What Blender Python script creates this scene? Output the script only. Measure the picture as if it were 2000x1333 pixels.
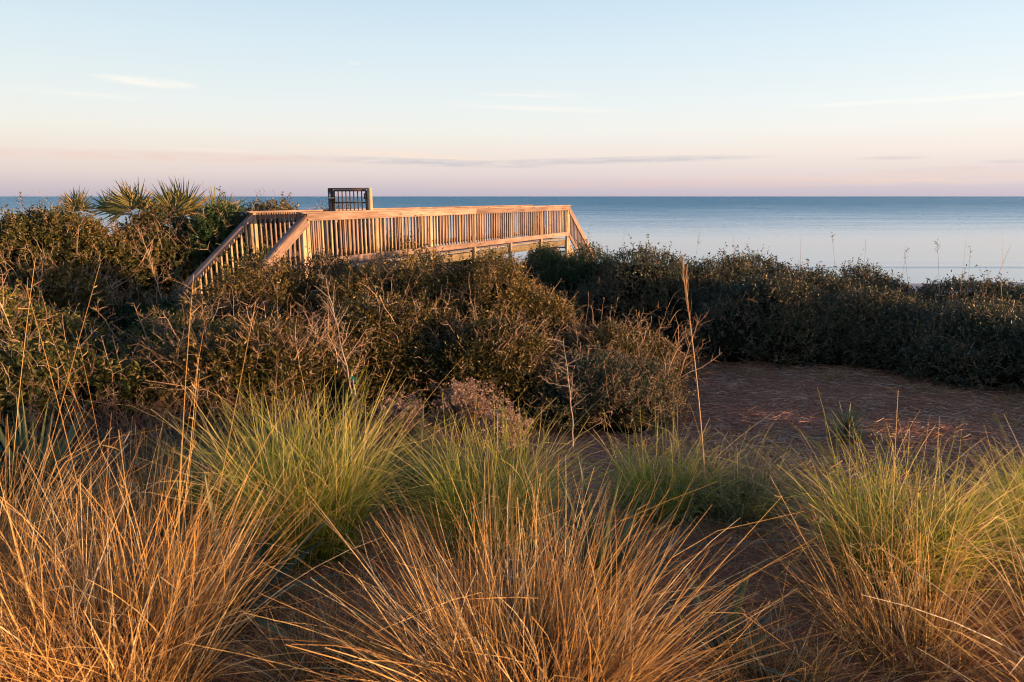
import bpy, math, random
import numpy as np
from mathutils import Vector, Matrix

for o in list(bpy.data.objects): bpy.data.objects.remove(o)
scene = bpy.context.scene
C = scene.collection
EYE = 8.0                      # eye height above the sea, metres
R = math.radians
rng = np.random.default_rng(7)

# ------------------------------------------------------------------ camera
cam_data = bpy.data.cameras.new("camera"); cam = bpy.data.objects.new("camera", cam_data); C.objects.link(cam)
cam_data.sensor_width = 36; cam_data.lens = 24.0; cam_data.clip_start = 0.05; cam_data.clip_end = 60000
PITCH = math.atan(282.5/1333.0)
cam.location = (0, 0, EYE); cam.rotation_euler = (math.pi/2 - PITCH, 0, 0)
cam_data.dof.use_dof = True; cam_data.dof.focus_distance = 7.0; cam_data.dof.aperture_fstop = 5.6
scene.camera = cam
scene.cycles.filter_width = 1.05

# ------------------------------------------------------------------ light
SUN_EL = R(3.1); SUN_AZ = R(-21.5)           # azimuth measured from +X
sdir = Vector((math.cos(SUN_AZ)*math.cos(SUN_EL), math.sin(SUN_AZ)*math.cos(SUN_EL), math.sin(SUN_EL)))
sl = bpy.data.lights.new("sun", 'SUN'); so = bpy.data.objects.new("sun", sl); C.objects.link(so)
sl.energy = 5.0; sl.color = (1.0, 0.58, 0.27); sl.angle = R(0.6)
so.rotation_euler = sdir.to_track_quat('Z', 'Y').to_euler()
so.location = (20, -8, 12)

scene.view_settings.view_transform = 'Standard'; scene.view_settings.look = 'None'
scene.view_settings.exposure = 1.0; scene.view_settings.gamma = 1.0; scene.view_settings.use_curve_mapping = False

def s2l(c):
    return tuple(((v/255)/12.92 if v/255 <= .04045 else (((v/255)+.055)/1.055)**2.4) for v in c)

w = bpy.data.worlds.new("World"); scene.world = w; w.use_nodes = True
nt = w.node_tree; nt.nodes.clear()
def N(t, **k):
    n = nt.nodes.new(t)
    for a, b in k.items(): setattr(n, a, b)
    return n
def L(a, b): nt.links.new(a, b)
def M(op, a, b=None, c=None, clamp=False):
    n = N('ShaderNodeMath', operation=op); n.use_clamp = clamp
    for i, v in enumerate((a, b, c)):
        if v is None: continue
        if hasattr(v, 'links') or hasattr(v, 'is_linked'): L(v, n.inputs[i])
        else: n.inputs[i].default_value = v
    return n.outputs[0]
tc = N('ShaderNodeTexCoord'); sep = N('ShaderNodeSeparateXYZ'); L(tc.outputs['Generated'], sep.inputs[0])
el = M('ARCSINE', sep.outputs[2]); az = M('ARCTAN2', sep.outputs[0], sep.outputs[1])   # radians, 0 = +Y
elf = M('MULTIPLY', el, 1/R(40), clamp=True)
ramp = N('ShaderNodeValToRGB'); L(elf, ramp.inputs[0])
SKY = [(0.0, (197,189,203)), (0.7, (208,199,209)), (1.7, (226,214,216)), (3.4, (240,229,225)), (5.0, (241,239,236)), (6.8, (235,241,243)),
       (11.1, (219,235,245)), (14.6, (203,226,243)), (22, (120,168,216)), (40, (44,82,140))]
cr = ramp.color_ramp
while len(cr.elements) < len(SKY): cr.elements.new(0.5)
for e, (d, c) in zip(cr.elements, SKY): e.position = d/40; e.color = (*s2l(c), 1)
# brighter and warmer towards the sun, cooler away from it
dot = N('ShaderNodeVectorMath', operation='DOT_PRODUCT'); L(tc.outputs['Generated'], dot.inputs[0]); dot.inputs[1].default_value = tuple(sdir)
gain = M('MULTIPLY_ADD', dot.outputs['Value'], 0.10, 1.02)
colm = N('ShaderNodeVectorMath', operation='SCALE'); L(ramp.outputs[0], colm.inputs[0]); L(gain, colm.inputs['Scale'])
glow = M('POWER', M('MAXIMUM', dot.outputs['Value'], 0.0), 14.0)
glc = N('ShaderNodeVectorMath', operation='SCALE'); glc.inputs[0].default_value = (0.9, 0.5, 0.22); L(glow, glc.inputs['Scale'])
add = N('ShaderNodeVectorMath', operation='ADD'); L(colm.outputs[0], add.inputs[0]); L(glc.outputs[0], add.inputs[1])
# thin cirrus streaks: (azimuth deg, elevation deg, half-length deg, half-height deg, tilt, strength, colour)
comb = N('ShaderNodeCombineXYZ'); L(az, comb.inputs[0]); L(el, comb.inputs[1])
cur = add.outputs[0]
def from_px(px, py):
    u = (px-1000)/1333; v = (666.5-py)/1333; c, s = math.cos(PITCH), math.sin(PITCH)
    x, y, z = u, c+v*s, -s+v*c
    return math.degrees(math.atan2(x, y)), math.degrees(math.atan2(z, math.hypot(x, y)))
CL = [(285,160,75,7,-3,.75,(255,246,238)), (170,186,90,5,-2,.35,(248,242,238)), (1030,187,95,3.2,-2,.6,(252,246,240)), (1075,181,70,2.5,-4,.35,(252,246,240)), (1050,212,170,4.5,-3,.7,(252,246,240)),
      (1880,191,260,4,0,.55,(255,252,246)), (800,304,220,6,-4,.9,(245,226,216)), (840,318,230,6,-2,1.0,(204,200,210)), (1200,314,260,5.5,1,1.0,(206,202,210)),
      (1300,300,200,3,1,.5,(246,228,216)), (1740,309,55,3,0,.5,(206,198,206)), (1970,316,40,3,0,.5,(206,198,206)), (420,294,90,4,-3,.4,(246,230,222)), (300,306,380,8,0,.8,(232,206,204)),
      (1650,351,460,9,0,.8,(236,214,208)), (1250,360,420,8,0,.7,(222,200,204)), (690,124,12,4,0,.3,(248,242,238)), (1900,330,150,5,1,.35,(226,204,206))]
noise = N('ShaderNodeTexNoise'); noise.inputs['Scale'].default_value = 1.0; noise.inputs['Detail'].default_value = 6; noise.inputs['Roughness'].default_value = .6
mpn = N('ShaderNodeMapping'); mpn.inputs['Scale'].default_value = (18, 190, 1); L(comb.outputs[0], mpn.inputs[0]); L(mpn.outputs[0], noise.inputs['Vector'])
nzs = M('MULTIPLY_ADD', noise.outputs['Fac'], 2.6, -0.75, clamp=True)
for (px, py, hl, hh, tilt, st, col) in CL:
    a, e = from_px(px, py)
    mp = N('ShaderNodeMapping', vector_type='TEXTURE'); L(comb.outputs[0], mp.inputs[0])
    mp.inputs['Location'].default_value = (R(a), R(e), 0); mp.inputs['Rotation'].default_value = (0, 0, R(tilt*.8))
    mp.inputs['Scale'].default_value = (hl/1333*1.1, hh/1333*1.3, 1)
    g = N('ShaderNodeTexGradient', gradient_type='SPHERICAL'); L(mp.outputs[0], g.inputs[0])
    f = M('MULTIPLY', M('MULTIPLY', M('POWER', g.outputs['Fac'], 0.6), nzs), st*1.7, clamp=True)
    mx = N('ShaderNodeMix', data_type='RGBA'); L(f, mx.inputs[0]); L(cur, mx.inputs[6]); mx.inputs[7].default_value = (*s2l(col), 1)
    cur = mx.outputs[2]
sky = N('ShaderNodeTexSky', sky_type='NISHITA'); sky.sun_disc = False; sky.sun_elevation = SUN_EL; sky.sun_rotation = math.pi/2 - SUN_AZ
skb = N('ShaderNodeBackground'); L(sky.outputs[0], skb.inputs[0]); skb.inputs[1].default_value = 0.02
bgn = N('ShaderNodeBackground'); L(cur, bgn.inputs[0]); bgn.inputs[1].default_value = 0.48
ads = N('ShaderNodeAddShader'); L(bgn.outputs[0], ads.inputs[0]); L(skb.outputs[0], ads.inputs[1])
wo = N('ShaderNodeOutputWorld'); L(ads.outputs[0], wo.inputs[0])

# ------------------------------------------------------------------ materials
def newmat(name):
    m = bpy.data.materials.new(name); m.use_nodes = True
    t = m.node_tree; t.nodes.clear()
    return m, t
def leafy(name, cols, rough=.5, trans=.3, alongs=None, spec=.35):
    """blade / leaf material; per-piece random 'tint'.x picks a colour, 'tint'.y runs base to tip"""
    m, t = newmat(name); n = t.nodes; l = t.links
    at = n.new('ShaderNodeAttribute'); at.attribute_name = 'tint'
    sp = n.new('ShaderNodeSeparateXYZ'); l.new(at.outputs['Vector'], sp.inputs[0])
    def rampn(inp, cs):
        r = n.new('ShaderNodeValToRGB'); l.new(inp, r.inputs[0]); e = r.color_ramp
        while len(e.elements) < len(cs): e.elements.new(.5)
        for q, (p, c) in zip(e.elements, cs): q.position = p; q.color = (*c, 1)
        return r.outputs[0]
    col = rampn(sp.outputs[0], cols)
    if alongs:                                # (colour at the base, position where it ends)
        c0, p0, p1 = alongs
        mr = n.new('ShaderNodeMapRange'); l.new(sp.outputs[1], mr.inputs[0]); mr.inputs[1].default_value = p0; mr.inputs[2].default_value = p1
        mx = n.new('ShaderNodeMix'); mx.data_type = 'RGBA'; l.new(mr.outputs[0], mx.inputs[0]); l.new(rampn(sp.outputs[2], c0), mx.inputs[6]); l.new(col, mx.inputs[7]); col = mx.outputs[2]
    b = n.new('ShaderNodeBsdfPrincipled'); l.new(col, b.inputs['Base Color']); b.inputs['Roughness'].default_value = rough; b.inputs['Specular IOR Level'].default_value = spec
    o = n.new('ShaderNodeOutputMaterial')
    if trans > 0:
        tr = n.new('ShaderNodeBsdfTranslucent'); l.new(col, tr.inputs[0])
        mi = n.new('ShaderNodeMixShader'); mi.inputs[0].default_value = trans; l.new(b.outputs[0], mi.inputs[1]); l.new(tr.outputs[0], mi.inputs[2]); l.new(mi.outputs[0], o.inputs[0])
    else: l.new(b.outputs[0], o.inputs[0])
    return m
MAT = {}
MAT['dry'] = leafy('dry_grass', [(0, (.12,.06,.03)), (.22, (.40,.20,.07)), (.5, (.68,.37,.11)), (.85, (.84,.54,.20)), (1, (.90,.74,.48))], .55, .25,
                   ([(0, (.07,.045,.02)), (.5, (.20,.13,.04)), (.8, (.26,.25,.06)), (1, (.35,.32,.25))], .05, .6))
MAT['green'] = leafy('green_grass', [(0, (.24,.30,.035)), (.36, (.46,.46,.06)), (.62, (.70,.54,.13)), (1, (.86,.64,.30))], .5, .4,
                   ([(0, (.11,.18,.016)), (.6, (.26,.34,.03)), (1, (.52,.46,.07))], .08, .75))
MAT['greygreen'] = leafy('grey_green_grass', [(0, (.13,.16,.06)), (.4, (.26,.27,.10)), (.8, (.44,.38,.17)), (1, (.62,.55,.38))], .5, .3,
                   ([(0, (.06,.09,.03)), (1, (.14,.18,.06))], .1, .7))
MAT['yucca'] = leafy('yucca_leaf', [(0, (.035,.065,.028)), (.6, (.075,.115,.045)), (1, (.18,.20,.08))], .45, .1, None, .5)
MAT['palm'] = leafy('palmetto_leaf', [(0, (.09,.11,.03)), (.45, (.20,.19,.05)), (.75, (.42,.31,.10)), (1, (.58,.36,.14))], .4, .25)
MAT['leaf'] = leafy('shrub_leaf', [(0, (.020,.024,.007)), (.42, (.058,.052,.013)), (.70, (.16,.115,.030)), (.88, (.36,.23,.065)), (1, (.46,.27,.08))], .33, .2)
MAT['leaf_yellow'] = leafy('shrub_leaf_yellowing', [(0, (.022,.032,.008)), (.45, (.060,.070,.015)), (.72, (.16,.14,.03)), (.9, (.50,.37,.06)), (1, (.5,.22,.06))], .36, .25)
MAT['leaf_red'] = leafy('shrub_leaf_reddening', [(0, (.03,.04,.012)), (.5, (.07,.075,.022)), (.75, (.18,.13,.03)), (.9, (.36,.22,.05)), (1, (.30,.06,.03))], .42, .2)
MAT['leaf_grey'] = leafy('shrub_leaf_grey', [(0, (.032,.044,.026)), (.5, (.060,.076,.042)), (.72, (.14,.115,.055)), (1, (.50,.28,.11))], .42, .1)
MAT['leaf_dark'] = leafy('shrub_leaf_dark_green', [(0, (.018,.036,.012)), (.7, (.04,.075,.02)), (1, (.09,.13,.04))], .4, .12)
MAT['tuft'] = leafy('dry_flower_tuft', [(0, (.24,.14,.10)), (.6, (.42,.27,.20)), (1, (.58,.42,.33))], .8, .3)
MAT['twig'] = leafy('twig_bark', [(0, (.14,.08,.05)), (.6, (.38,.23,.14)), (1, (.62,.44,.30))], .7, 0)
MAT['twig_grey'] = leafy('twig_bark_grey', [(0, (.07,.06,.05)), (.7, (.15,.13,.115)), (1, (.25,.21,.18))], .7, 0)
MAT['twig_pale'] = leafy('twig_bark_pale', [(0, (.24,.18,.14)), (1, (.42,.33,.27))], .7, 0)
MAT['dead'] = leafy('dead_twig', [(0, (.16,.08,.05)), (.6, (.30,.17,.10)), (1, (.44,.29,.18))], .7, 0)
MAT['oat'] = leafy('sea_oat_straw', [(0, (.50,.30,.14)), (1, (.66,.44,.24))], .55, .2)
MAT['needle'] = leafy('pine_needle', [(0, (.26,.09,.04)), (.5, (.60,.27,.14)), (.8, (.78,.44,.26)), (1, (.88,.66,.46))], .6, 0)
MAT['core'] = leafy('shade_core', [(0, (.012,.012,.008)), (1, (.02,.018,.012))], .95, 0, None, 0)  # near-black stand-in for the shade inside the crowns

def ground_mat():
    m, t = newmat('pine_straw_soil'); n = t.nodes; l = t.links
    geo = n.new('ShaderNodeNewGeometry'); sp = n.new('ShaderNodeSeparateXYZ'); l.new(geo.outputs['Position'], sp.inputs[0])
    n1 = n.new('ShaderNodeTexNoise'); n1.inputs['Scale'].default_value = 1.1; n1.inputs['Detail'].default_value = 8; l.new(geo.outputs['Position'], n1.inputs['Vector'])
    n2 = n.new('ShaderNodeTexNoise'); n2.inputs['Scale'].default_value = 45; n2.inputs['Detail'].default_value = 4; l.new(geo.outputs['Position'], n2.inputs['Vector'])
    ml = n.new('ShaderNodeMath'); ml.operation = 'MULTIPLY_ADD'; l.new(n1.outputs['Fac'], ml.inputs[0]); ml.inputs[1].default_value = .5
    m2 = n.new('ShaderNodeMath'); m2.operation = 'MULTIPLY'; l.new(n2.outputs['Fac'], m2.inputs[0]); m2.inputs[1].default_value = .5; l.new(m2.outputs[0], ml.inputs[2])
    r = n.new('ShaderNodeValToRGB'); l.new(ml.outputs[0], r.inputs[0]); e = r.color_ramp
    e.elements[0].position = .3; e.elements[0].color = (.26,.09,.036,1); e.elements[1].position = .72; e.elements[1].color = (.66,.31,.17,1)
    mr = n.new('ShaderNodeMapRange'); l.new(sp.outputs[1], mr.inputs[0]); mr.inputs[1].default_value = 14; mr.inputs[2].default_value = 22
    mx = n.new('ShaderNodeMix'); mx.data_type = 'RGBA'; l.new(mr.outputs[0], mx.inputs[0]); l.new(r.outputs[0], mx.inputs[6]); mx.inputs[7].default_value = (.62,.56,.50,1)
    b = n.new('ShaderNodeBsdfPrincipled'); l.new(mx.outputs[2], b.inputs['Base Color']); b.inputs['Roughness'].default_value = .95; b.inputs['Specular IOR Level'].default_value = .1
    bp = n.new('ShaderNodeBump'); bp.inputs['Strength'].default_value = .6; bp.inputs['Distance'].default_value = .03; l.new(n2.outputs['Fac'], bp.inputs['Height']); l.new(bp.outputs[0], b.inputs['Normal'])
    o = n.new('ShaderNodeOutputMaterial'); l.new(b.outputs[0], o.inputs[0]); return m
MAT['ground'] = ground_mat()

def water_mat():
    m, t = newmat('sea_water'); n = t.nodes; l = t.links
    geo = n.new('ShaderNodeNewGeometry'); sp = n.new('ShaderNodeSeparateXYZ'); l.new(geo.outputs['Position'], sp.inputs[0])
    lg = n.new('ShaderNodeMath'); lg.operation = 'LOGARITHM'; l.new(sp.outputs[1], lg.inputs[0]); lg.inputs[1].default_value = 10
    # water blue offshore, sky reflection painted pale into the base colour near shore
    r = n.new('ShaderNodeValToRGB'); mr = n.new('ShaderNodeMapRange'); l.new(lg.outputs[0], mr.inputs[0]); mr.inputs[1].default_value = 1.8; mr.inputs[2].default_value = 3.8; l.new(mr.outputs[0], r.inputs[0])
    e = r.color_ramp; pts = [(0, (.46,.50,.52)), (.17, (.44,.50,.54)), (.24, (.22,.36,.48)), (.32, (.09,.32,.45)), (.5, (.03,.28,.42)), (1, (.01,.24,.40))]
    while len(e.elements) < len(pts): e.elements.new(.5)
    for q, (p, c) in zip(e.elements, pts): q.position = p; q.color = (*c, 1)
    mp = n.new('ShaderNodeMapping'); mp.inputs['Scale'].default_value = (1.1, 3.6, 1); l.new(geo.outputs['Position'], mp.inputs[0])
    n1 = n.new('ShaderNodeTexNoise'); n1.inputs['Scale'].default_value = 1; n1.inputs['Detail'].default_value = 5; n1.inputs['Roughness'].default_value = .6; l.new(mp.outputs[0], n1.inputs['Vector'])
    mp2 = n.new('ShaderNodeMapping'); mp2.inputs['Scale'].default_value = (.012, .11, 1); l.new(geo.outputs['Position'], mp2.inputs[0])
    n2 = n.new('ShaderNodeTexNoise'); n2.inputs['Scale'].default_value = 1; n2.inputs['Detail'].default_value = 6; l.new(mp2.outputs[0], n2.inputs['Vector'])
    # wind roughening: calm near the shore, ruffled further out and in bands
    rf = n.new('ShaderNodeMapRange'); l.new(lg.outputs[0], rf.inputs[0]); rf.inputs[1].default_value = 2.1; rf.inputs[2].default_value = 2.9; rf.inputs[3].default_value = .05; rf.inputs[4].default_value = 2.2
    ad = n.new('ShaderNodeMath'); ad.operation = 'MULTIPLY_ADD'; l.new(n2.outputs['Fac'], ad.inputs[0]); ad.inputs[1].default_value = 2.0; ad.inputs[2].default_value = .0
    mu = n.new('ShaderNodeMath'); mu.operation = 'MULTIPLY'; l.new(ad.outputs[0], mu.inputs[0]); l.new(rf.outputs[0], mu.inputs[1])
    vs = n.new('ShaderNodeVectorMath'); vs.operation = 'SUBTRACT'; l.new(n1.outputs['Color'], vs.inputs[0]); vs.inputs[1].default_value = (.5, .5, .5)
    vm = n.new('ShaderNodeVectorMath'); vm.operation = 'SCALE'; l.new(vs.outputs[0], vm.inputs[0]); l.new(mu.outputs[0], vm.inputs['Scale'])
    vk = n.new('ShaderNodeVectorMath'); vk.operation = 'MULTIPLY'; l.new(vm.outputs[0], vk.inputs[0]); vk.inputs[1].default_value = (.7, 1, 0)
    va = n.new('ShaderNodeVectorMath'); va.operation = 'ADD'; l.new(vk.outputs[0], va.inputs[0]); l.new(geo.outputs['Normal'], va.inputs[1])
    cb = n.new('ShaderNodeCombineXYZ'); mb = n.new('ShaderNodeMath'); mb.operation = 'MULTIPLY'; l.new(mu.outputs[0], mb.inputs[0]); mb.inputs[1].default_value = -.13; l.new(mb.outputs[0], cb.inputs[1])
    va2 = n.new('ShaderNodeVectorMath'); va2.operation = 'ADD'; l.new(va.outputs[0], va2.inputs[0]); l.new(cb.outputs[0], va2.inputs[1]); va = va2
    bp = n.new('ShaderNodeVectorMath'); bp.operation = 'NORMALIZE'; l.new(va.outputs[0], bp.inputs[0])
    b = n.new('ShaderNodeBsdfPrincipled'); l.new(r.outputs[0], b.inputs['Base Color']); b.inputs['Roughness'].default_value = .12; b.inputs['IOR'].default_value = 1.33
    l.new(bp.outputs[0], b.inputs['Normal'])
    o = n.new('ShaderNodeOutputMaterial'); l.new(b.outputs[0], o.inputs[0]); return m
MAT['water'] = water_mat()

def wood_mat(name, c0, c1, c2):
    m, t = newmat(name); n = t.nodes; l = t.links
    at = n.new('ShaderNodeAttribute'); at.attribute_name = 'grain'
    mp = n.new('ShaderNodeMapping'); mp.inputs['Scale'].default_value = (1.6, 26, 26); l.new(at.outputs['Vector'], mp.inputs[0])
    n1 = n.new('ShaderNodeTexNoise'); n1.inputs['Scale'].default_value = 1; n1.inputs['Detail'].default_value = 6; n1.inputs['Distortion'].default_value = .9; l.new(mp.outputs[0], n1.inputs['Vector'])
    n2 = n.new('ShaderNodeTexNoise'); n2.inputs['Scale'].default_value = 2.3; n2.inputs['Detail'].default_value = 3; l.new(at.outputs['Vector'], n2.inputs['Vector'])
    ml = n.new('ShaderNodeMath'); ml.operation = 'MULTIPLY_ADD'; l.new(n1.outputs['Fac'], ml.inputs[0]); ml.inputs[1].default_value = .6
    m2 = n.new('ShaderNodeMath'); m2.operation = 'MULTIPLY'; l.new(n2.outputs['Fac'], m2.inputs[0]); m2.inputs[1].default_value = .4; l.new(m2.outputs[0], ml.inputs[2])
    r = n.new('ShaderNodeValToRGB'); l.new(ml.outputs[0], r.inputs[0]); e = r.color_ramp; e.elements.new(.5)
    for q, (p, c) in zip(e.elements, [(.34, c0), (.5, c1), (.66, c2)]): q.position = p; q.color = (*c, 1)
    # knots
    mk = n.new('ShaderNodeMapping'); mk.inputs['Scale'].default_value = (2.2, 9, 9); l.new(at.outputs['Vector'], mk.inputs[0])
    vo = n.new('ShaderNodeTexVoronoi'); vo.inputs['Scale'].default_value = 1; l.new(mk.outputs[0], vo.inputs['Vector'])
    kr = n.new('ShaderNodeMapRange'); l.new(vo.outputs['Distance'], kr.inputs[0]); kr.inputs[1].default_value = .06; kr.inputs[2].default_value = .17
    mx = n.new('ShaderNodeMix'); mx.data_type = 'RGBA'; l.new(kr.outputs[0], mx.inputs[0]); mx.inputs[6].default_value = (*[v*.45 for v in c0], 1); l.new(r.outputs[0], mx.inputs[7])
    oi = n.new('ShaderNodeObjectInfo'); hv = n.new('ShaderNodeHueSaturation'); l.new(mx.outputs[2], hv.inputs['Color'])
    vr = n.new('ShaderNodeMapRange'); l.new(oi.outputs['Random'], vr.inputs[0]); vr.inputs[3].default_value = .66; vr.inputs[4].default_value = 1.15; l.new(vr.outputs[0], hv.inputs['Value'])
    b = n.new('ShaderNodeBsdfPrincipled'); l.new(hv.outputs[0], b.inputs['Base Color']); b.inputs['Roughness'].default_value = .8; b.inputs['Specular IOR Level'].default_value = .2
    bp = n.new('ShaderNodeBump'); bp.inputs['Strength'].default_value = .4; bp.inputs['Distance'].default_value = .004; l.new(n1.outputs['Fac'], bp.inputs['Height']); l.new(bp.outputs[0], b.inputs['Normal'])
    o = n.new('ShaderNodeOutputMaterial'); l.new(b.outputs[0], o.inputs[0]); return m
MAT['wood'] = wood_mat('weathered_timber', (.22,.14,.105), (.39,.26,.205), (.50,.36,.29))
MAT['wood_tan'] = wood_mat('tan_timber', (.30,.205,.11), (.53,.385,.22), (.64,.50,.32))
MAT['wood_joist'] = wood_mat('dark_joist_timber', (.10,.08,.055), (.22,.17,.10), (.36,.28,.16))  # darker timber tone for the rim joists
MAT['wood_grey'] = wood_mat('grey_timber', (.22,.19,.18), (.33,.29,.28), (.42,.38,.36))

def plain(name, col, rough=.5, metal=0.0, bump=.0):
    m, t = newmat(name); n = t.nodes; l = t.links
    ns = n.new('ShaderNodeTexNoise'); ns.inputs['Scale'].default_value = 40; tcn = n.new('ShaderNodeTexCoord'); l.new(tcn.outputs['Object'], ns.inputs['Vector'])
    r = n.new('ShaderNodeValToRGB'); l.new(ns.outputs['Fac'], r.inputs[0]); r.color_ramp.elements[0].color = (*[v*.75 for v in col], 1); r.color_ramp.elements[1].color = (*[min(1, v*1.2) for v in col], 1)
    b = n.new('ShaderNodeBsdfPrincipled'); l.new(r.outputs[0], b.inputs['Base Color']); b.inputs['Roughness'].default_value = rough; b.inputs['Metallic'].default_value = metal
    o = n.new('ShaderNodeOutputMaterial'); l.new(b.outputs[0], o.inputs[0]); return m
MAT['metal'] = plain('dark_bronze_metal', (.11,.07,.05), .55, .2)
MAT['steel'] = plain('brushed_steel', (.55,.5,.45), .35, .9)
MAT['tape'] = plain('green_flagging_tape', (.02,.32,.20), .5)

# ------------------------------------------------------------------ mesh helpers
def mesh_np(name, V, F, mat, attr=None, attrname='tint', smooth=False):
    """V (n,3); F list of (m,k) int arrays"""
    me = bpy.data.meshes.new(name)
    F = [f for f in F if len(f)]
    nl = sum(f.size for f in F); npoly = sum(len(f) for f in F)
    me.vertices.add(len(V)); me.vertices.foreach_set('co', np.asarray(V, np.float32).ravel())
    me.loops.add(nl); me.polygons.add(npoly)
    me.loops.foreach_set('vertex_index', np.concatenate([f.ravel() for f in F]).astype(np.int32))
    sizes = np.concatenate([np.full(len(f), f.shape[1]) for f in F]); st = np.concatenate([[0], np.cumsum(sizes)[:-1]])
    me.polygons.foreach_set('loop_start', st.astype(np.int32))
    if attr is not None:
        a = me.attributes.new(attrname, 'FLOAT_VECTOR', 'POINT'); a.data.foreach_set('vector', np.asarray(attr, np.float32).ravel())
    me.materials.append(mat); me.update(calc_edges=True)
    if smooth: me.polygons.foreach_set('use_smooth', np.ones(npoly, bool))
    return me
class Buf:
    def __init__(s): s.V = []; s.F = []; s.A = []; s.n = 0
    def add(s, V, F, A):
        s.V.append(V); s.A.append(A)
        for f in F: s.F.append(f + s.n)
        s.n += len(V)
    def mesh(s, name, mat, **k):
        g = {}
        for f in s.F: g.setdefault(f.shape[1], []).append(f)
        return mesh_np(name, np.concatenate(s.V), [np.concatenate(x) for x in g.values()], mat, np.concatenate(s.A), **k)
def link(name, me, parent=None, loc=None):
    o = bpy.data.objects.new(name, me); C.objects.link(o)
    if parent is not None: o.parent = parent
    if loc is not None: o.location = loc
    return o
def thing(name, label, cat, loc=(0,0,0), rotz=0, group=None, me=None):
    o = bpy.data.objects.new(name, me); C.objects.link(o); o.location = loc; o.rotation_euler = (0, 0, rotz)
    if me is None: o.empty_display_size = .1
    o['label'] = label; o['category'] = cat
    if group: o['group'] = group
    return o
def unit(v): return v/np.maximum(np.linalg.norm(v, axis=-1, keepdims=True), 1e-9)
def rnd(n): return rng.random(n)
def rdirs(n): return unit(rng.normal(size=(n, 3)))

def curves(start, d, Ln, droop, lat, seg, kink=None, wig=0.0):
    """centre lines (n,seg+1,3)"""
    n = len(start); t = np.linspace(0, 1, seg+1)
    P = start[:, None] + d[:, None]*(Ln[:, None]*t)[..., None]
    P[..., 2] -= (droop*Ln)[:, None]*t**2.2
    P += lat[:, None]*(Ln[:, None]*t**2)[..., None]
    if kink is not None:
        tk, kv = kink; P += kv[:, None]*(Ln[:, None]*np.maximum(t[None]-tk[:, None], 0))[..., None]
    if wig: P[:, 1:] += rng.normal(size=(n, seg, 3))*(wig*Ln)[:, None, None]
    return P, t
def ribbon(P, t, wd, r=None, fold=0.0, taper=0.8, face=None, r2=None, shape='blade'):
    n, k, _ = P.shape; T = unit(np.gradient(P, axis=1))
    rv = face if face is not None else rdirs(n)
    S = unit(np.cross(T, np.broadcast_to(rv[:, None], T.shape)))
    if shape == 'blade': wt = 1 - taper*t**1.5
    else: wt = np.clip(np.minimum(.45+2.2*t, 1.0), 0, 1)*np.clip(1.0-t**2.2, .04, 1)
    hw = (wd[:, None]*wt[None])[..., None]*.5
    r = rnd(n) if r is None else r; r2 = rnd(n) if r2 is None else r2
    if fold:
        U = np.cross(S, T); V = np.stack([P-S*hw, P+U*hw*fold, P+S*hw], 2); c = 3
    else: V = np.stack([P-S*hw, P+S*hw], 2); c = 2
    A = np.zeros(V.shape); A[..., 0] = r[:, None, None]; A[..., 1] = t[None, :, None]; A[..., 2] = r2[:, None, None]
    idx = np.arange(n*k*c).reshape(n, k, c); F = []
    for j in range(c-1):
        F.append(np.stack([idx[:, :-1, j], idx[:, :-1, j+1], idx[:, 1:, j+1], idx[:, 1:, j]], -1).reshape(-1, 4))
    return V.reshape(-1, 3), F, A.reshape(-1, 3)
def tube(P, t, rad, sides=3, taper=.75, r=None):
    n, k, _ = P.shape; T = unit(np.gradient(P, axis=1))
    S = unit(np.cross(T, np.broadcast_to(unit(rdirs(n)+np.array([.01, .02, .03]))[:, None], T.shape))); U = np.cross(S, T)
    hr = (rad[:, None]*(1-taper*t[None]))[..., None]
    V = np.stack([P + (S*math.cos(a)+U*math.sin(a))*hr for a in np.arange(sides)*2*math.pi/sides], 2)
    r = rnd(n) if r is None else r
    A = np.zeros(V.shape); A[..., 0] = r[:, None, None]; A[..., 1] = t[None, :, None]; A[..., 2] = r[:, None, None]
    idx = np.arange(n*k*sides).reshape(n, k, sides); F = []
    for j in range(sides):
        j2 = (j+1) % sides
        F.append(np.stack([idx[:, :-1, j], idx[:, :-1, j2], idx[:, 1:, j2], idx[:, 1:, j]], -1).reshape(-1, 4))
    return V.reshape(-1, 3), F, A.reshape(-1, 3)

# ------------------------------------------------------------------ terrain and sea
GY = [-40, -4, 0, 2, 3.5, 6, 8, 10, 13, 18, 25, 30, 40, 50, 60, 90, 140]
GZ = [-1.5, -1.6, -1.68, -1.78, -1.95, -2.3, -2.55, -2.75, -2.95, -2.95, -3.1, -4.2, -7.4, -8.6, -9.0, -9.6, -11]
def ground(x, y):
    x = np.asarray(x, float); y = np.asarray(y, float)
    z = np.interp(y, GY, GZ)
    z = z + 1.0*np.exp(-((x+10)/4.5)**2-((y-15.5)/4)**2) + .25*np.exp(-((x-7)/4)**2-((y-11)/3)**2)
    z = z + .04*np.sin(x*1.3+.5*y)*np.cos(y*.9) + .02*np.sin(x*3.1)*np.sin(y*2.7+1)
    return EYE + z
def grid(xs, ys, zf):
    X, Y = np.meshgrid(xs, ys, indexing='ij'); V = np.stack([X, Y, zf(X, Y)], -1).reshape(-1, 3)
    idx = np.arange(len(xs)*len(ys)).reshape(len(xs), len(ys))
    F = np.stack([idx[:-1, :-1], idx[1:, :-1], idx[1:, 1:], idx[:-1, 1:]], -1).reshape(-1, 4)
    return V, F
V, F = grid(np.concatenate([[-3000,-800,-250,-100,-50,-30], np.linspace(-22, 22, 150), [30,50,100,250,800,3000]]),
            np.concatenate([[-3000,-500,-100,-30,-10], np.linspace(-4, 60, 170), [66,72,80,95,140]]), ground)
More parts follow.
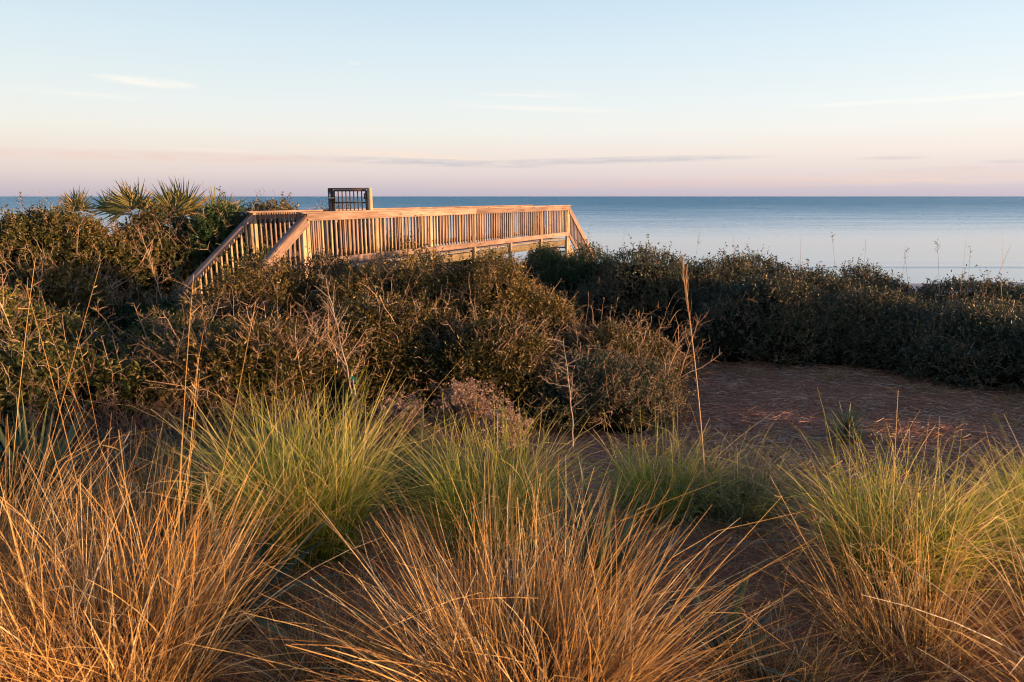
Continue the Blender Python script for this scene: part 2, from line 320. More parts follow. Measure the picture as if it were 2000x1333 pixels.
g = link('ground', mesh_np('ground', V, [F], MAT['ground'], smooth=True)); g['kind'] = 'structure'
def sea_z(X, Y):
    yc = 76 + .04*X + 1.2*np.sin(X*.05); y2 = 84 + .02*X
    return .10*np.exp(-((Y-yc)/.7)**2)*np.clip((X-5)/25, 0, 1) + .03*np.exp(-((Y-y2)/1.2)**2)
V, F = grid(np.concatenate([[-60000,-20000,-5000,-1000,-300], np.linspace(-120, 160, 90), [300,1000,5000,20000,60000]]),
            np.concatenate([[38, 55], np.linspace(64, 90, 66), np.geomspace(93, 55000, 40)]), sea_z)
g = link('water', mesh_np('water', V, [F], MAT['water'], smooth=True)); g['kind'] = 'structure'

# pine straw litter
def straw(n, x0, x1, y0, y1, bias):
    x = x0 + (x1-x0)*rnd(n); y = y0 + (y1-y0)*rnd(n)**bias
    st = np.stack([x, y, ground(x, y)+.004+.02*rnd(n)], 1)
    a = rnd(n)*2*math.pi; d = np.stack([np.cos(a), np.sin(a), rng.normal(size=n)*.10+.03], 1)
    Ln = .07+.12*rnd(n); P, t = curves(st, d, Ln, .1*rnd(n), rng.normal(size=(n, 3))*np.array([.25,.25,.02]), 3)
    P[..., 2] = np.maximum(P[..., 2], ground(P[..., 0], P[..., 1])+.003)
    return P, t
b = Buf()
P, t = straw(34000, -4.5, 5, 1.4, 6, 1.4); b.add(*ribbon(P, t, .0016+.0012*rnd(len(P)), taper=.3))
P, t = straw(60000, 0.8, 9, 4.5, 13, 1.2); b.add(*ribbon(P, t, .0028+.0025*rnd(len(P)), taper=.3))
P, t = straw(6000, -8, 1, 5, 10, 1); b.add(*ribbon(P, t, .003+.002*rnd(len(P)), taper=.3))
g = link('pine_straw', b.mesh('pine_straw', MAT['needle'])); g['kind'] = 'stuff'
g['label'] = 'loose reddish brown pine needles scattered over the bare ground'; g['category'] = 'pine straw'

# dead grass thatch and leaf litter between the clumps
n = 9000; x = -3.4+7*rnd(n); y = 1.25+3.2*rnd(n)**1.2; st = np.stack([x, y, ground(x, y)+.01+.05*rnd(n)**2], 1); a = rnd(n)*6.283
P, t = curves(st, unit(np.stack([np.cos(a), np.sin(a), .10+.18*rng.random(n)], 1)), .12+.34*rnd(n)**1.5, .2+.3*rnd(n), rng.normal(size=(n, 3))*np.array([.5, .5, .03]), 6)
P[..., 2] = np.maximum(P[..., 2], ground(P[..., 0], P[..., 1])+.006)
b = Buf(); b.add(*ribbon(P, t, .0022+.0018*rnd(n), taper=.4)); g = link('dry_grass_litter', b.mesh('dry_grass_litter', MAT['dry'])); g['kind'] = 'stuff'
g['label'] = 'curled straw coloured dead grass lying between the clumps'; g['category'] = 'dead grass'
n = 900; x = .5+8*rnd(n); y = 4.5+6.5*rnd(n); st = np.stack([x, y, ground(x, y)+.012], 1); a = rnd(n)*6.283
P, t = curves(st, unit(np.stack([np.cos(a), np.sin(a), .2*rng.normal(size=n)], 1)), .02+.05*rnd(n)**2, np.zeros(n), np.zeros((n, 3)), 3); b = Buf(); b.add(*ribbon(P, t, .008+.012*rnd(n), shape='leaf', face=np.repeat(np.array([[0, 0, 1.]]), n, 0)+.5*rng.normal(size=(n, 3))))
g = link('leaf_litter', b.mesh('leaf_litter', MAT['twig_pale'])); g['kind'] = 'stuff'; g['label'] = 'pale dead leaf fragments scattered on the bare ground'; g['category'] = 'leaf litter'

# ------------------------------------------------------------------ boardwalk
D0 = 13.8
P0 = Vector((-.2966*D0, D0, EYE-1.48)); DIR = math.atan2(.8763, .4817)
def board_mesh(name, p, q, wy, wz, mat, up=(0,0,1), buf=None):
    """a board from p to q (local coords), wy wide sideways, wz thick along up; lightly chamfered"""
    p = np.array(p, float); q = np.array(q, float); X = q-p; Ln = np.linalg.norm(X); X = X/Ln
    Z = np.array(up, float); Z = Z - X*np.dot(Z, X); Z /= np.linalg.norm(Z); Y = np.cross(Z, X)
    ch = min(wy, wz)*.09
    ring = [(-wy/2+ch, -wz/2), (wy/2-ch, -wz/2), (wy/2, -wz/2+ch), (wy/2, wz/2-ch), (wy/2-ch, wz/2), (-wy/2+ch, wz/2), (-wy/2, wz/2-ch), (-wy/2, -wz/2+ch)]
    V = []; A = []; off = rng.random(3)*50
    for k, s in enumerate((0, Ln)):
        for (a, c) in ring: V.append(p+X*s+Y*a+Z*c); A.append(off+np.array([s, a, c]))
    V = np.array(V); A = np.array(A)
    F4 = np.array([[j, (j+1) % 8, 8+(j+1) % 8, 8+j] for j in range(8)]); F8 = np.array([[7,6,5,4,3,2,1,0], [8,9,10,11,12,13,14,15]])
    if buf is not None: buf.add(V, [F4, F8], A); return
    bb = Buf(); bb.add(V, [F4, F8], A); return bb.mesh(name, mat, attrname='grain')
bw = thing('boardwalk', 'raised weathered timber beach boardwalk with slatted railings and stairs at both ends', 'boardwalk', P0, DIR)
def part(name, p, q, wy, wz, mat='wood', up=(0,0,1), parent=None):
    return link(name, board_mesh(name, p, q, wy, wz, MAT[mat], up), parent or bw)
SEC = 2.1; NS = 6; LEN = SEC*NS; WID = 1.5; TOP = 1.18
TN = math.tan(R(37)); RUN = 2.75
gz = lambda u, v: float(ground(*(P0.xy + Vector((math.cos(DIR), math.sin(DIR)))*u + Vector((-math.sin(DIR), math.cos(DIR)))*v))) - P0.z
far_bal = Buf()
nb = 0
for side in (0, 1):
    v = 0 if side == 0 else WID; sg = -1 if side == 0 else 1      # outward direction
    # posts (behind the fascia boards), down to the ground
    for i in range(NS+1):
        u = i*SEC; mt = 'wood_tan'
        part('post', (u, v-sg*.0, gz(u, v)-.3), (u, v-sg*.0, TOP-.043), .09, .09, mt, up=(0, -1, 0))
    # flat cap boards in two lengths, butted
    for a, c in ((-.16, 3*SEC), (3*SEC+.004, LEN+.13)):
        part('rail_cap', (a, v, TOP-.019), (c, v, TOP-.019), .19, .038, 'wood')
    for a, c in ((-.045, SEC), (SEC+.004, 3*SEC), (3*SEC+.004, 5*SEC), (5*SEC+.004, LEN+.045)):
        part('top_rail', (a, v+sg*.065, TOP-.11), (c, v+sg*.065, TOP-.11), .038, .14, 'wood')
        part('bottom_rail', (a, v+sg*.065, .165), (c, v+sg*.065, .165), .038, .14, 'wood')
    # balusters, on the inner side of the rails
    for i in range(NS):
        for k in range(1, 16):
            u = i*SEC + k*SEC/16 + rng.normal()*.002
            vv = v+sg*.026
            if side == 0:
                part('baluster', (u, vv, .10), (u, vv, TOP-.045), .038, .038, 'wood' if rng.random() < .8 else 'wood_tan', up=(0, -1, 0)); nb += 1
            else: board_mesh('', (u, vv-.06, .10), (u, vv-.06, TOP-.045), .038, .038, None, up=(0, -1, 0), buf=far_bal)
    # rim joists and the shorter outer beam
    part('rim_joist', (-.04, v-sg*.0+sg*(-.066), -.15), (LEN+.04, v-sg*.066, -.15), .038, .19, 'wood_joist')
    # front stairs (towards the parking side) : sloping cap, rail and stringer
    for end in (0, 1):
        s = -1 if end == 0 else 1; u0 = 0 if end == 0 else LEN
        run = RUN if end == 0 else 2.6
        z0 = TOP-.06; up = (s*TN, 0, 1)
        A = lambda r, z: (u0+s*r, v, z-r*TN)
        part('stair_rail_cap', A(.05, z0), A(run, z0), .19, .038, 'wood', up=up)
        p, q = A(.05, z0-.10), A(run, z0-.10)
        part('stair_top_rail', (p[0], v+sg*.065, p[2]), (q[0], v+sg*.065, q[2]), .038, .14, 'wood', up=up)
        p, q = A(.02, .165), A(run, .165)
        part('stair_bottom_rail', (p[0], v+sg*.065, p[2]), (q[0], v+sg*.065, q[2]), .038, .12, 'wood', up=up)
        p, q = A(.0, -.12), A(run, -.12)
        part('stringer', (p[0], v-sg*.066, p[2]), (q[0], v-sg*.066, q[2]), .038, .28, 'wood_tan', up=up)
        part('post', (u0+s*.115, v, gz(u0, v)-.3), (u0+s*.115, v, z0-.12), .09, .09, 'wood_tan', up=(0, -1, 0))
        part('post', (u0+s*run*.97, v, min(gz(u0+s*run, v), -run*TN)-.4), (u0+s*run*.97, v, z0-.06-run*.97*TN), .09, .09, 'wood_tan', up=(0, -1, 0))
        nk = int(run/.131)
        for k in range(2, nk):
            r = k*.131; lo = (u0+s*r, v-sg*(.0) + sg*.026 - (0.0 if side == 0 else .06), .10-r*TN); hi = (lo[0], lo[1], z0-.035-r*TN)
            if end == 0 and side == 1 and nb < 100:
                part('baluster', lo, hi, .038, .038, 'wood_tan', up=(0, -1, 0)); nb += 1
            else: board_mesh('', lo, hi, .038, .038, None, up=(0, -1, 0), buf=far_bal)
fb = link('baluster', far_bal.mesh('baluster_rows', MAT['wood'], attrname='grain'), bw); fb['kind'] = 'stuff'
# deck boards
nd = int(LEN/.145)
for k in range(nd):
    u = k*LEN/nd + .0725
    part('deck_board', (u, .09, -.021), (u, WID-.09, -.021), .138, .036, 'wood_grey')
for s, u0, run in ((-1, 0, RUN), (1, LEN, 2.6)):
    for k in range(int(run*TN/.18)):
        r = .14 + k*.24
        part('tread', (u0+s*r, .09, -.18*(k+1)), (u0+s*r, WID-.09, -.18*(k+1)), .25, .038, 'wood_grey')

# gate across the deck
GU = 2.13
gt = thing('metal_gate', 'dark bronze metal bar gate with steel lock rising above the boardwalk railing', 'gate', P0, DIR)
def gpart(name, p, q, wy, wz, mat='metal', up=(1,0,0), parent=None):
    return link(name, board_mesh(name, p, q, wy, wz, MAT[mat], up), parent or gt)
gv0, gv1, GT = .16, 1.36, 1.645
fr = Buf()
for vv in (gv0+.09, gv1-.115): board_mesh('', (GU, vv, .08), (GU, vv, GT-.032), .055, .05, None, up=(1,0,0), buf=fr)
for zz, h in ((GT-.03, .05), (1.34, .03), (.16, .05)): board_mesh('', (GU, gv0+.12, zz), (GU, gv1-.145, zz), h, .04, None, up=(1,0,0), buf=fr)
link('gate_frame', fr.mesh('gate_frame', MAT['metal'], attrname='grain'), gt)
for k in range(7):
    vv = gv0+.12 + (k+1)*(gv1-gv0-.265)/8
    gpart('bar', (GU, vv, .14), (GU, vv, GT-.05), .02, .02)
gpart('gate_post', (GU, gv0, 0), (GU, gv0, GT+.02), .085, .085, 'wood_tan')
gpart('hinge_post', (GU, gv0+.052, 0), (GU, gv0+.052, GT), .02, .05)
gpart('latch_post', (GU, gv1-.03, 0), (GU, gv1-.03, GT), .11, .09)
gpart('top_bar', (GU, gv0+.04, GT+.012), (GU, gv1+.02, GT+.012), .026, .06)
gpart('hinge', (GU-.035, gv0+.1, 1.42), (GU-.035, gv0+.1, 1.55), .07, .03)
lk = gpart('lock', (GU-.07, gv1-.08, 1.41), (GU-.07, gv1-.08, 1.57), .05, .05, 'steel')
gpart('handle', (GU-.10, gv1-.04, 1.44), (GU-.10, gv1-.22, 1.44), .035, .03, 'steel', parent=lk)
gpart('lock_plate', (GU-.035, gv1-.13, 1.36), (GU-.035, gv1-.13, 1.60), .11, .02)

# ------------------------------------------------------------------ shrubs
def lump(n, seeds, p):
    """cheap smooth 3-D noise, -1..1"""
    r = np.zeros(len(p))
    for k, (a, f, ph) in enumerate(seeds): r += a*np.sin(p@f + ph)
    return r
def mkseeds(scale):
    s = []
    for k in range(7):
        f = rdirs(1)[0]*scale*(1+.9*k*.4); s.append((.34/(1+.35*k), f, rng.random()*6.28))
    return s
def shell(lobes, n, lo, hi, zmin, base, seeds, rough=.3):
    lobes = np.array(lobes, float); ar = (lobes[:, 3]*lobes[:, 4]+lobes[:, 3]*lobes[:, 5])
    k = rng.choice(len(lobes), size=int(n*2.6), p=ar/ar.sum()); d = rdirs(len(k)); d[:, 2] = np.where(d[:, 2] < -.5, -d[:, 2], d[:, 2])
    f = lo+(hi-lo)*rnd(len(k))**.7
    rr = 1+rough*lump(0, seeds, d*lobes[k, 3:6]*1.0+lobes[k, :3])
    p = lobes[k, :3] + d*lobes[k, 3:6]*(f*rr)[:, None]; nrm = unit(d/lobes[k, 3:6])
    keep = np.ones(len(k), bool)
    for j in range(len(lobes)):
        q = (p-lobes[j, :3])/lobes[j, 3:6]; keep &= (k == j) | ((q**2).sum(1) > .70)
    gzv = ground(p[:, 0]+base[0], p[:, 1]+base[1])-base[2]
    keep &= p[:, 2] > gzv + zmin
    i = np.nonzero(keep)[0][:n]
    return p[i], nrm[i]
ICO = None
def icosphere(sub=3):
    import bmesh
    bm = bmesh.new(); bmesh.ops.create_icosphere(bm, subdivisions=sub, radius=1)
    V = np.array([v.co[:] for v in bm.verts]); F = np.array([[v.index for v in f.verts] for f in bm.faces]); bm.free(); return V, F
def leaves_on(b, P, t, per, size, rcol, asp=.42, spread=.9):
    """per leaves along each twig centre line"""
    n, k, _ = P.shape; T = unit(np.gradient(P, axis=1)); m = n*per
    ti = np.clip(np.tile(np.linspace(.15, 1, per), n)+rng.normal(size=m)*.06, 0, .999)*(k-1); i0 = ti.astype(int); fr = (ti-i0)[:, None]
    w_ = np.repeat(np.arange(n), per); base = P[w_, i0]*(1-fr)+P[w_, i0+1]*fr; tv = T[w_, i0]
    d = unit(tv*.7 + rdirs(m)*spread); Ls = size*(.6+.8*rnd(m)); nn = unit(np.cross(d, rdirs(m))); hw = (Ls*asp*.5)[:, None]
    up = np.cross(nn, d)
    V = np.stack([base, base+d*Ls[:, None]*.45-nn*hw+up*hw*.3, base+d*Ls[:, None], base+d*Ls[:, None]*.45+nn*hw+up*hw*.3], 1)
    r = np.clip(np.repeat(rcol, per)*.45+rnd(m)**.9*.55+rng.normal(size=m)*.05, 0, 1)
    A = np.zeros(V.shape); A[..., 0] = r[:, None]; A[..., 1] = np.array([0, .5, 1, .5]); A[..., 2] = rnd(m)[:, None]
    idx = np.arange(m*4).reshape(m, 4)
    b.add(V.reshape(-1, 3), [np.stack([idx[:, 0], idx[:, 1], idx[:, 2]], 1), np.stack([idx[:, 0], idx[:, 2], idx[:, 3]], 1)], A.reshape(-1, 3))
def spurs(P, t, per, L0, L1, lo=.2):
    """side twigs off the centre lines P"""
    n, k, _ = P.shape; T = unit(np.gradient(P, axis=1)); m = n*per
    ti = (lo+(1-lo)*rnd(m))*.999*(k-1); i0 = ti.astype(int); fr = (ti-i0)[:, None]; w_ = np.repeat(np.arange(n), per)
    base = P[w_, i0]*(1-fr)+P[w_, i0+1]*fr; tv = T[w_, i0]; sd = unit(np.cross(tv, rdirs(m)))
    d = unit(tv*(.35+.5*rnd(m))[:, None]+sd); Ln = L0+(L1-L0)*rnd(m)
    return curves(base, d, Ln, np.zeros(m)-.05, rng.normal(size=(m, 3))*.18, 3, wig=.02)

def shrub(name, label, x, y, lobes, sprigs, mat='leaf', size=.028, twigs=250, twig_len=(.18, .5), twig_r=.0035, twigmat='twig', per=13, cat='shrub',
          group='evergreen dune shrubs', stems=7, up=.5, rough=.30, leafy_twigs=.35, sprig_len=.16, spur_n=6, asp=.42, core=.80, shoots=0):
    z = float(ground(x, y)); base = np.array([x, y, z]); o = thing(name, label, cat, tuple(base), 0, group)
    seeds = mkseeds(2.6)
    lobes = [tuple(l) for l in lobes]
    # foliage: sprigs clustered through the outer shell
    p, nr = shell(lobes, int(sprigs*1.5), .74, 1.05, .02, base, seeds, rough); cl = lump(0, mkseeds(4.5), p)+.35*rng.normal(size=len(p)); keep = np.argsort(-cl)[:int(len(p)*.67)]; p, nr = p[keep], nr[keep]
    n = len(p); d = unit(nr*.8+rdirs(n)*.75+np.array([0, 0, .45])); P, t = curves(p, d, sprig_len*(.5+rnd(n)), np.zeros(n), rng.normal(size=(n, 3))*.2, 3)
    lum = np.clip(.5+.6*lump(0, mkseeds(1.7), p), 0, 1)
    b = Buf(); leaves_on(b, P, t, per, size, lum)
    # twigs standing out of the crown
    p2, n2 = shell(lobes, twigs, .80, .98, .1, base, seeds, rough); m = len(p2)
    d2 = unit(n2*.7+rdirs(m)*.6+np.array([0, 0, up])); L2 = twig_len[0]+(twig_len[1]-twig_len[0])*rnd(m)**1.8
    P2, t2 = curves(p2, d2, L2, np.zeros(m)+.08, rng.normal(size=(m, 3))*.22, 5, wig=.015)
    nl = int(m*leafy_twigs)
    if nl: leaves_on(b, P2[:nl], t2, per+6, size*.85, rnd(nl))
    tb = Buf(); tb.add(*tube(P2, t2, twig_r*(.7+.7*rnd(m))))
    Ps, ts = spurs(P2, t2, spur_n, .03, .13); tb.add(*tube(Ps, ts, np.full(len(Ps), twig_r*.62)))
    if nl: leaves_on(b, Ps[:nl*spur_n:2], ts, 5, size*.8, rnd(len(Ps[:nl*spur_n:2])))
    if shoots:
        tops = p2[np.argsort(-p2[:, 2]+rng.random(m)*.3)[:shoots]]; k = len(tops)
        P3, t3 = curves(tops, unit(rdirs(k)*.35+np.array([0, 0, 1])), .18+.30*rnd(k), np.zeros(k), rng.normal(size=(k, 3))*.12, 5)
        tb.add(*tube(P3, t3, np.full(k, twig_r*.7))); leaves_on(b, P3, t3, 16, size*1.05, rnd(k))
    # main stems from the root
    st = np.zeros((stems, 3)); st[:, :2] = rng.normal(size=(stems, 2))*.12; st[:, 2] = -.1
    tg = p[rng.choice(n, stems)]*.85; Ln = np.linalg.norm(tg-st, axis=1); P4, t4 = curves(st, unit(tg-st), Ln, np.zeros(stems)+.05, rng.normal(size=(stems, 3))*.08, 7)
    tb.add(*tube(P4, t4, np.full(stems, .022), 5))
    P5, t5 = spurs(P4, t4, 6, .3, .8, .35); tb.add(*tube(P5, t5, np.full(len(P5), .008), 3))
    # added solid core closes the crown; its near-black stands in for inner shade
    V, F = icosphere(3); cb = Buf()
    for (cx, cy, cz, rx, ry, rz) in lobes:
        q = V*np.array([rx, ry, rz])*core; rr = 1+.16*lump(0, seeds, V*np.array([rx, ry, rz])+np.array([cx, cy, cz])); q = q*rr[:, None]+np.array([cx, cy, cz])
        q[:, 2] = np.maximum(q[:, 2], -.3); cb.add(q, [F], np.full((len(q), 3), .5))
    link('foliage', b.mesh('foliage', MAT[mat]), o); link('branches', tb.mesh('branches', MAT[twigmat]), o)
    link('shade_core', cb.mesh('shade_core', MAT['core'], smooth=True), o)
    return o

# right hand hedge, front row from the deep left end to the near right end
RG = 'shrubs of the shaded right hand hedge'
H = dict(mat='leaf_grey', twigmat='twig', group=RG, cat='shrub', per=11, twigs=430, twig_r=.0045, spur_n=6, rough=.10, twig_len=(.1, .3))
def lob(w, d, h, k=4):
    """a low wide mound out of k lobes, height h"""
    L_ = [(0, 0, h*.45, w*.62, d*.8, h*.55)]
    for i in range(k):
        a = 6.28*i/k+rng.random(); q = .7+.25*rng.random()
        L_.append((math.cos(a)*w*.5, math.sin(a)*d*.45, h*.38*q, w*.5, d*.55, h*.55*q))
    return L_
shrub('shrub', 'dark shrub directly under the far end of the boardwalk railing', .72, 14.5, lob(.85, 1.1, 1.87), 2800, mat='leaf_dark', twigmat='twig', group=RG, shoots=5, twigs=300, size=.035)
shrub('shrub', 'broad dark green shrub at the foot of the boardwalk far stair', 1.65, 13.8, lob(1.2, 1.2, 1.79), 3200, mat='leaf_dark', twigmat='twig', group=RG, shoots=8, twigs=300, size=.035)
shrub('shrub', 'shaded shrub left end of the hedge, just behind the lit mound tip', 2.5, 12.6, lob(1.5, 1.2, 1.76), 3600, shoots=10, size=.042, **H)
shrub('shrub', 'brown topped hedge shrub with tall leafy shoots, behind the oat stalk', 4.0, 12.8, lob(1.5, 1.2, 1.58), 3300, shoots=13, size=.042, **H)
shrub('shrub', 'grey green hedge shrub right of the tall oat stalk, above the ground corner', 4.3, 11.2, lob(1.35, 1.1, 1.18), 3800, shoots=7, size=.038, **H)
shrub('shrub', 'grey green hedge shrub in the middle of the right hedge with pale bare twigs', 5.7, 10.7, lob(1.4, 1.1, 0.99), 4000, shoots=7, size=.038, **H)
shrub('shrub', 'hedge shrub behind and above the small spiky yucca', 5.3, 12.4, lob(1.6, 1.1, 1.33), 2600, shoots=7, size=.042, **H)
shrub('shrub', 'orange topped back hedge shrub forming the ridge line left of the photo right edge', 6.7, 13.4, lob(1.7, 1.2, 1.31), 2600, shoots=7, size=.044, **H)
shrub('shrub', 'back hedge shrub on the ridge line at the right edge, sea directly behind', 8.4, 12.4, lob(1.7, 1.2, 1.17), 2600, shoots=7, size=.044, **H)
shrub('shrub', 'back hedge shrub on the ridge, just right of the tall oat stalk', 5.0, 14.4, lob(1.7, 1.2, 1.49), 2600, shoots=8, size=.044, **H)
shrub('shrub', 'back hedge shrub beyond the right edge of the photo', 10.2, 11.4, lob(1.7, 1.2, 1.11), 1600, size=.044, **H)
shrub('shrub', 'dark hedge shrub with hollow at its base near the right edge', 6.6, 9.5, lob(1.3, 1.1, 0.85), 4200, shoots=5, size=.038, **H)
shrub('shrub', 'hedge shrub cut by the right edge of the photo, nearest of the hedge', 7.9, 8.6, lob(1.4, 1.2, 0.73), 3600, shoots=4, size=.038, **H)
shrub('shrub', 'orange topped shrub at the right edge behind the nearest hedge shrub', 7.6, 10.9, lob(1.8, 1.2, 0.80), 3000, shoots=7, size=.042, **H)
shrub('shrub', 'hedge shrub past the right edge of the photo', 9.5, 7.3, lob(1.4, 1.2, .45), 1200, size=.035, **H)
shrub('shrub', 'low shrub past the right edge of the photo beside the bare ground', 10.2, 5.6, lob(1.2, 1.2, .32), 800, size=.035, **H)
# lit mound in the middle
MG = 'twiggy shrubs of the lit middle mound'
W_ = dict(group=MG, twigs=330, spur_n=6, twig_len=(.15, .55), size=.036, leafy_twigs=.35, per=11, twig_r=.0058)
shrub('shrub', 'sunlit twiggy shrub below the boardwalk railing, top of the middle mound', -1.6, 9.9, lob(1.7, 1.2, 1.65, 5), 7000, **W_)
shrub('shrub', 'sunlit shrub in front of the right stair rail, left shoulder of the middle mound', -3.6, 9.6, lob(1.3, 1.1, 1.50, 4), 5000, **W_)
shrub('shrub', 'sunlit shrub hiding the boardwalk bottom rail, between the left shoulder and the top', -2.75, 10.2, lob(1.3, 1.1, 1.62, 5), 4200, **W_)
shrub('shrub', 'dark shrub in the shade behind the boardwalk joists', -1.0, 20.2, lob(2.0, 1.0, 1.25, 4), 1600, group='shaded growth behind the boardwalk', mat='leaf_dark', size=.045)
shrub('shrub', 'round sunlit golden olive shrub sloping down right of the middle mound', -.25, 9.5, lob(1.25, 1.1, 1.64, 5), 6000, **W_)
shrub('shrub', 'low shrub with long reddish twigs sticking up, right tip of the middle mound', 1.35, 8.5, lob(.95, .9, 0.78, 4), 4200, shoots=0, group=MG, twigs=230, spur_n=7, twig_len=(.2, .75), size=.032, leafy_twigs=.15, twig_r=.005)
shrub('shrub', 'half shaded low shrub beside the bare ground, front of the middle mound', 1.0, 7.4, lob(.9, .8, 0.61, 4), 3800, group=MG, twigs=360, size=.027, mat='leaf_grey', twigmat='twig', twig_len=(.12,.45), spur_n=8)
shrub('shrub', 'dark olive shrub behind the leaning bare sapling', -1.5, 7.9, lob(1.2, .9, 1.15, 5), 6500, **W_)
shrub('shrub', 'olive shrub right of the sapling, behind the pinkish dry flower heads', -.25, 7.7, lob(.95, .8, 1.02, 5), 5500, **W_)
# left foreground shrubs
LG = 'yellowing shrubs at the left'
Y_ = dict(group=LG, twigs=260, spur_n=7, twig_len=(.15, .55), mat='leaf_yellow', size=.050, leafy_twigs=.3, per=9, twig_r=.0056)
shrub('shrub', 'yellow leaved shrub at the left edge with thorny bare twigs', -5.3, 7.2, lob(1.2, 1.1, 1.14, 5), 4600, **Y_)
shrub('shrub', 'yellow leaved shrub below the lower end of the left stair rail', -3.7, 7.4, lob(1.3, 1.1, 1.08, 5), 5000, **Y_)
shrub('shrub', 'dark shrub with bright yellow leaves low at the left edge', -4.3, 5.9, lob(1.1, .9, 0.86, 5), 4600, **Y_)
shrub('shrub', 'brown twiggy shrub between the yellow shrubs and the sapling', -2.6, 6.6, lob(1.0, .9, 1.01, 5), 4400, group=LG, twigs=330, spur_n=8, twig_len=(.15, .7), mat='leaf', size=.038, leafy_twigs=.2, twig_r=.0052)
shrub('shrub', 'shrub far left beyond the foreground, cut by the left edge', -6.9, 8.6, lob(1.3, 1.2, 1.33, 5), 3800, **Y_)
# back left thicket beyond the boardwalk
BG = 'tall thicket shrubs left of the boardwalk'
B_ = dict(group=BG, twigs=260, spur_n=7, twig_len=(.2, .8), twig_r=.0075, size=.060, leafy_twigs=.3, per=12)
shrub('shrub', 'tall reddening shrub at the left end of the thicket, below the leftmost palmetto', -8.9, 13.4, lob(1.7, 1.4, 1.86, 5), 4000, mat='leaf_red', **B_)
shrub('shrub', 'dark shrub at the far left edge, top of it below the sea line', -11.2, 13.4, lob(1.6, 1.3, 1.55, 5), 3200, **B_)
shrub('shrub', 'tall orange green shrub below the pair of middle palmettos', -7.5, 14.8, lob(1.7, 1.3, 1.80, 5), 3800, mat='leaf_red', **B_)
shrub('shrub', 'shaded shrub right behind the left stair rail', -6.2, 15.0, lob(1.3, 1.2, 2.07, 5), 3600, mat='leaf_dark', **B_)
shrub('shrub', 'brown shrub behind the left end of the boardwalk cap rail', -6.1, 17.6, lob(1.7, 1.2, 2.14, 5), 3000, shoots=8, **B_)
shrub('shrub', 'dark shrub low in the hollow at the left, in front of the thicket', -8.0, 11.6, lob(1.5, 1.1, 1.18, 5), 3400, **B_)
shrub('shrub', 'shrub showing above the boardwalk rail left of the metal gate', -5.1, 20.5, lob(2.2, 1.2, 2.39, 5), 2600, shoots=14, **B_)
shrub('shrub', 'low scrub far left between the thicket and the sea', -14.5, 17.5, lob(2.6, 1.6, 2.07, 5), 2400, **B_)
shrub('shrub', 'shrub under the boardwalk seen through its balusters', -3.0, 18.6, lob(1.4, 1.0, 1.7, 4), 1600, **B_)
shrub('shrub', 'low shaded shrub beside the front stair foot', -5.9, 11.9, lob(1.1, .9, 0.77, 4), 2600, mat='leaf_dark', **B_)

# ------------------------------------------------------------------ palmettos behind the thicket
def palmetto(label, x, y, z, fans, seed_dirs, rad):
    rad *= 1.12
    gz_ = float(ground(x, y)); o = thing('palmetto', label, 'palmetto', (x, y, gz_), 0, 'fan palmettos above the thicket')
    for k in range(fans):
        ang, tilt = seed_dirs[k % len(seed_dirs)]
        hub = np.array([math.sin(ang)*rad*.35, rng.normal()*.15, z-gz_+rng.normal()*.05])
        b = Buf()
        P, t = curves(np.array([[0, 0, 0.]]), unit(hub[None]), np.array([np.linalg.norm(hub)]), np.array([0.]), np.zeros((1, 3)), 6)
        b.add(*tube(P, t, np.array([.012]), 5, .3, r=np.array([.7])))
        n = 26; a = np.linspace(-1.35, 1.35, n)+rng.normal(size=n)*.02
        ax = unit(np.array([math.sin(ang), tilt, math.cos(ang)])); sx = unit(np.cross(np.array([.15*rng.normal(), 1, 0.2*rng.normal()]), ax))
        d = unit(np.cos(a)[:, None]*ax+np.sin(a)[:, None]*sx+rng.normal(size=(n, 3))*.03)
        Ln = rad*(.75+.25*np.cos(a*.7))*(.65+.45*rnd(n))
        P, t = curves(np.repeat(hub[None], n, 0), d, Ln, .04+.1*rnd(n), np.zeros((n, 3)), 6)
        b.add(*ribbon(P, t, np.full(n, rad*.06), fold=.5, face=np.repeat(np.cross(ax, sx)[None], n, 0)+rng.normal(size=(n, 3))*.25, shape='leaf'))
        link('frond', b.mesh('frond', MAT['palm']), o)
palmetto('leftmost palmetto, low greenish orange fan at the top of the thicket', -10.5, 16.6, EYE-.34, 3, [(-.3, .2), (.35, -.1), (0.0, 0)], .55)
palmetto('small palmetto just right of the leftmost one, thin upright fan', -9.7, 16.9, EYE-.34, 2, [(0.1, .2), (-.5, .1)], .55)
palmetto('dense palmetto fan leaning left, left of the widest one', -8.9, 16.4, EYE-.34, 3, [(-.35, .1), (.15, -.2), (-.8, 0)], .72)
palmetto('widest palmetto with several spread fans, tallest above the thicket', -7.9, 16.3, EYE-.38, 5, [(-.6, .1), (-.1, .1), (.35, -.1), (.8, 0), (.1, -.3)], .8)
palmetto('palmetto fan leaning right, nearest to the boardwalk', -7.3, 16.9, EYE-.46, 2, [(.65, .1), (1.0, -.1)], .65)

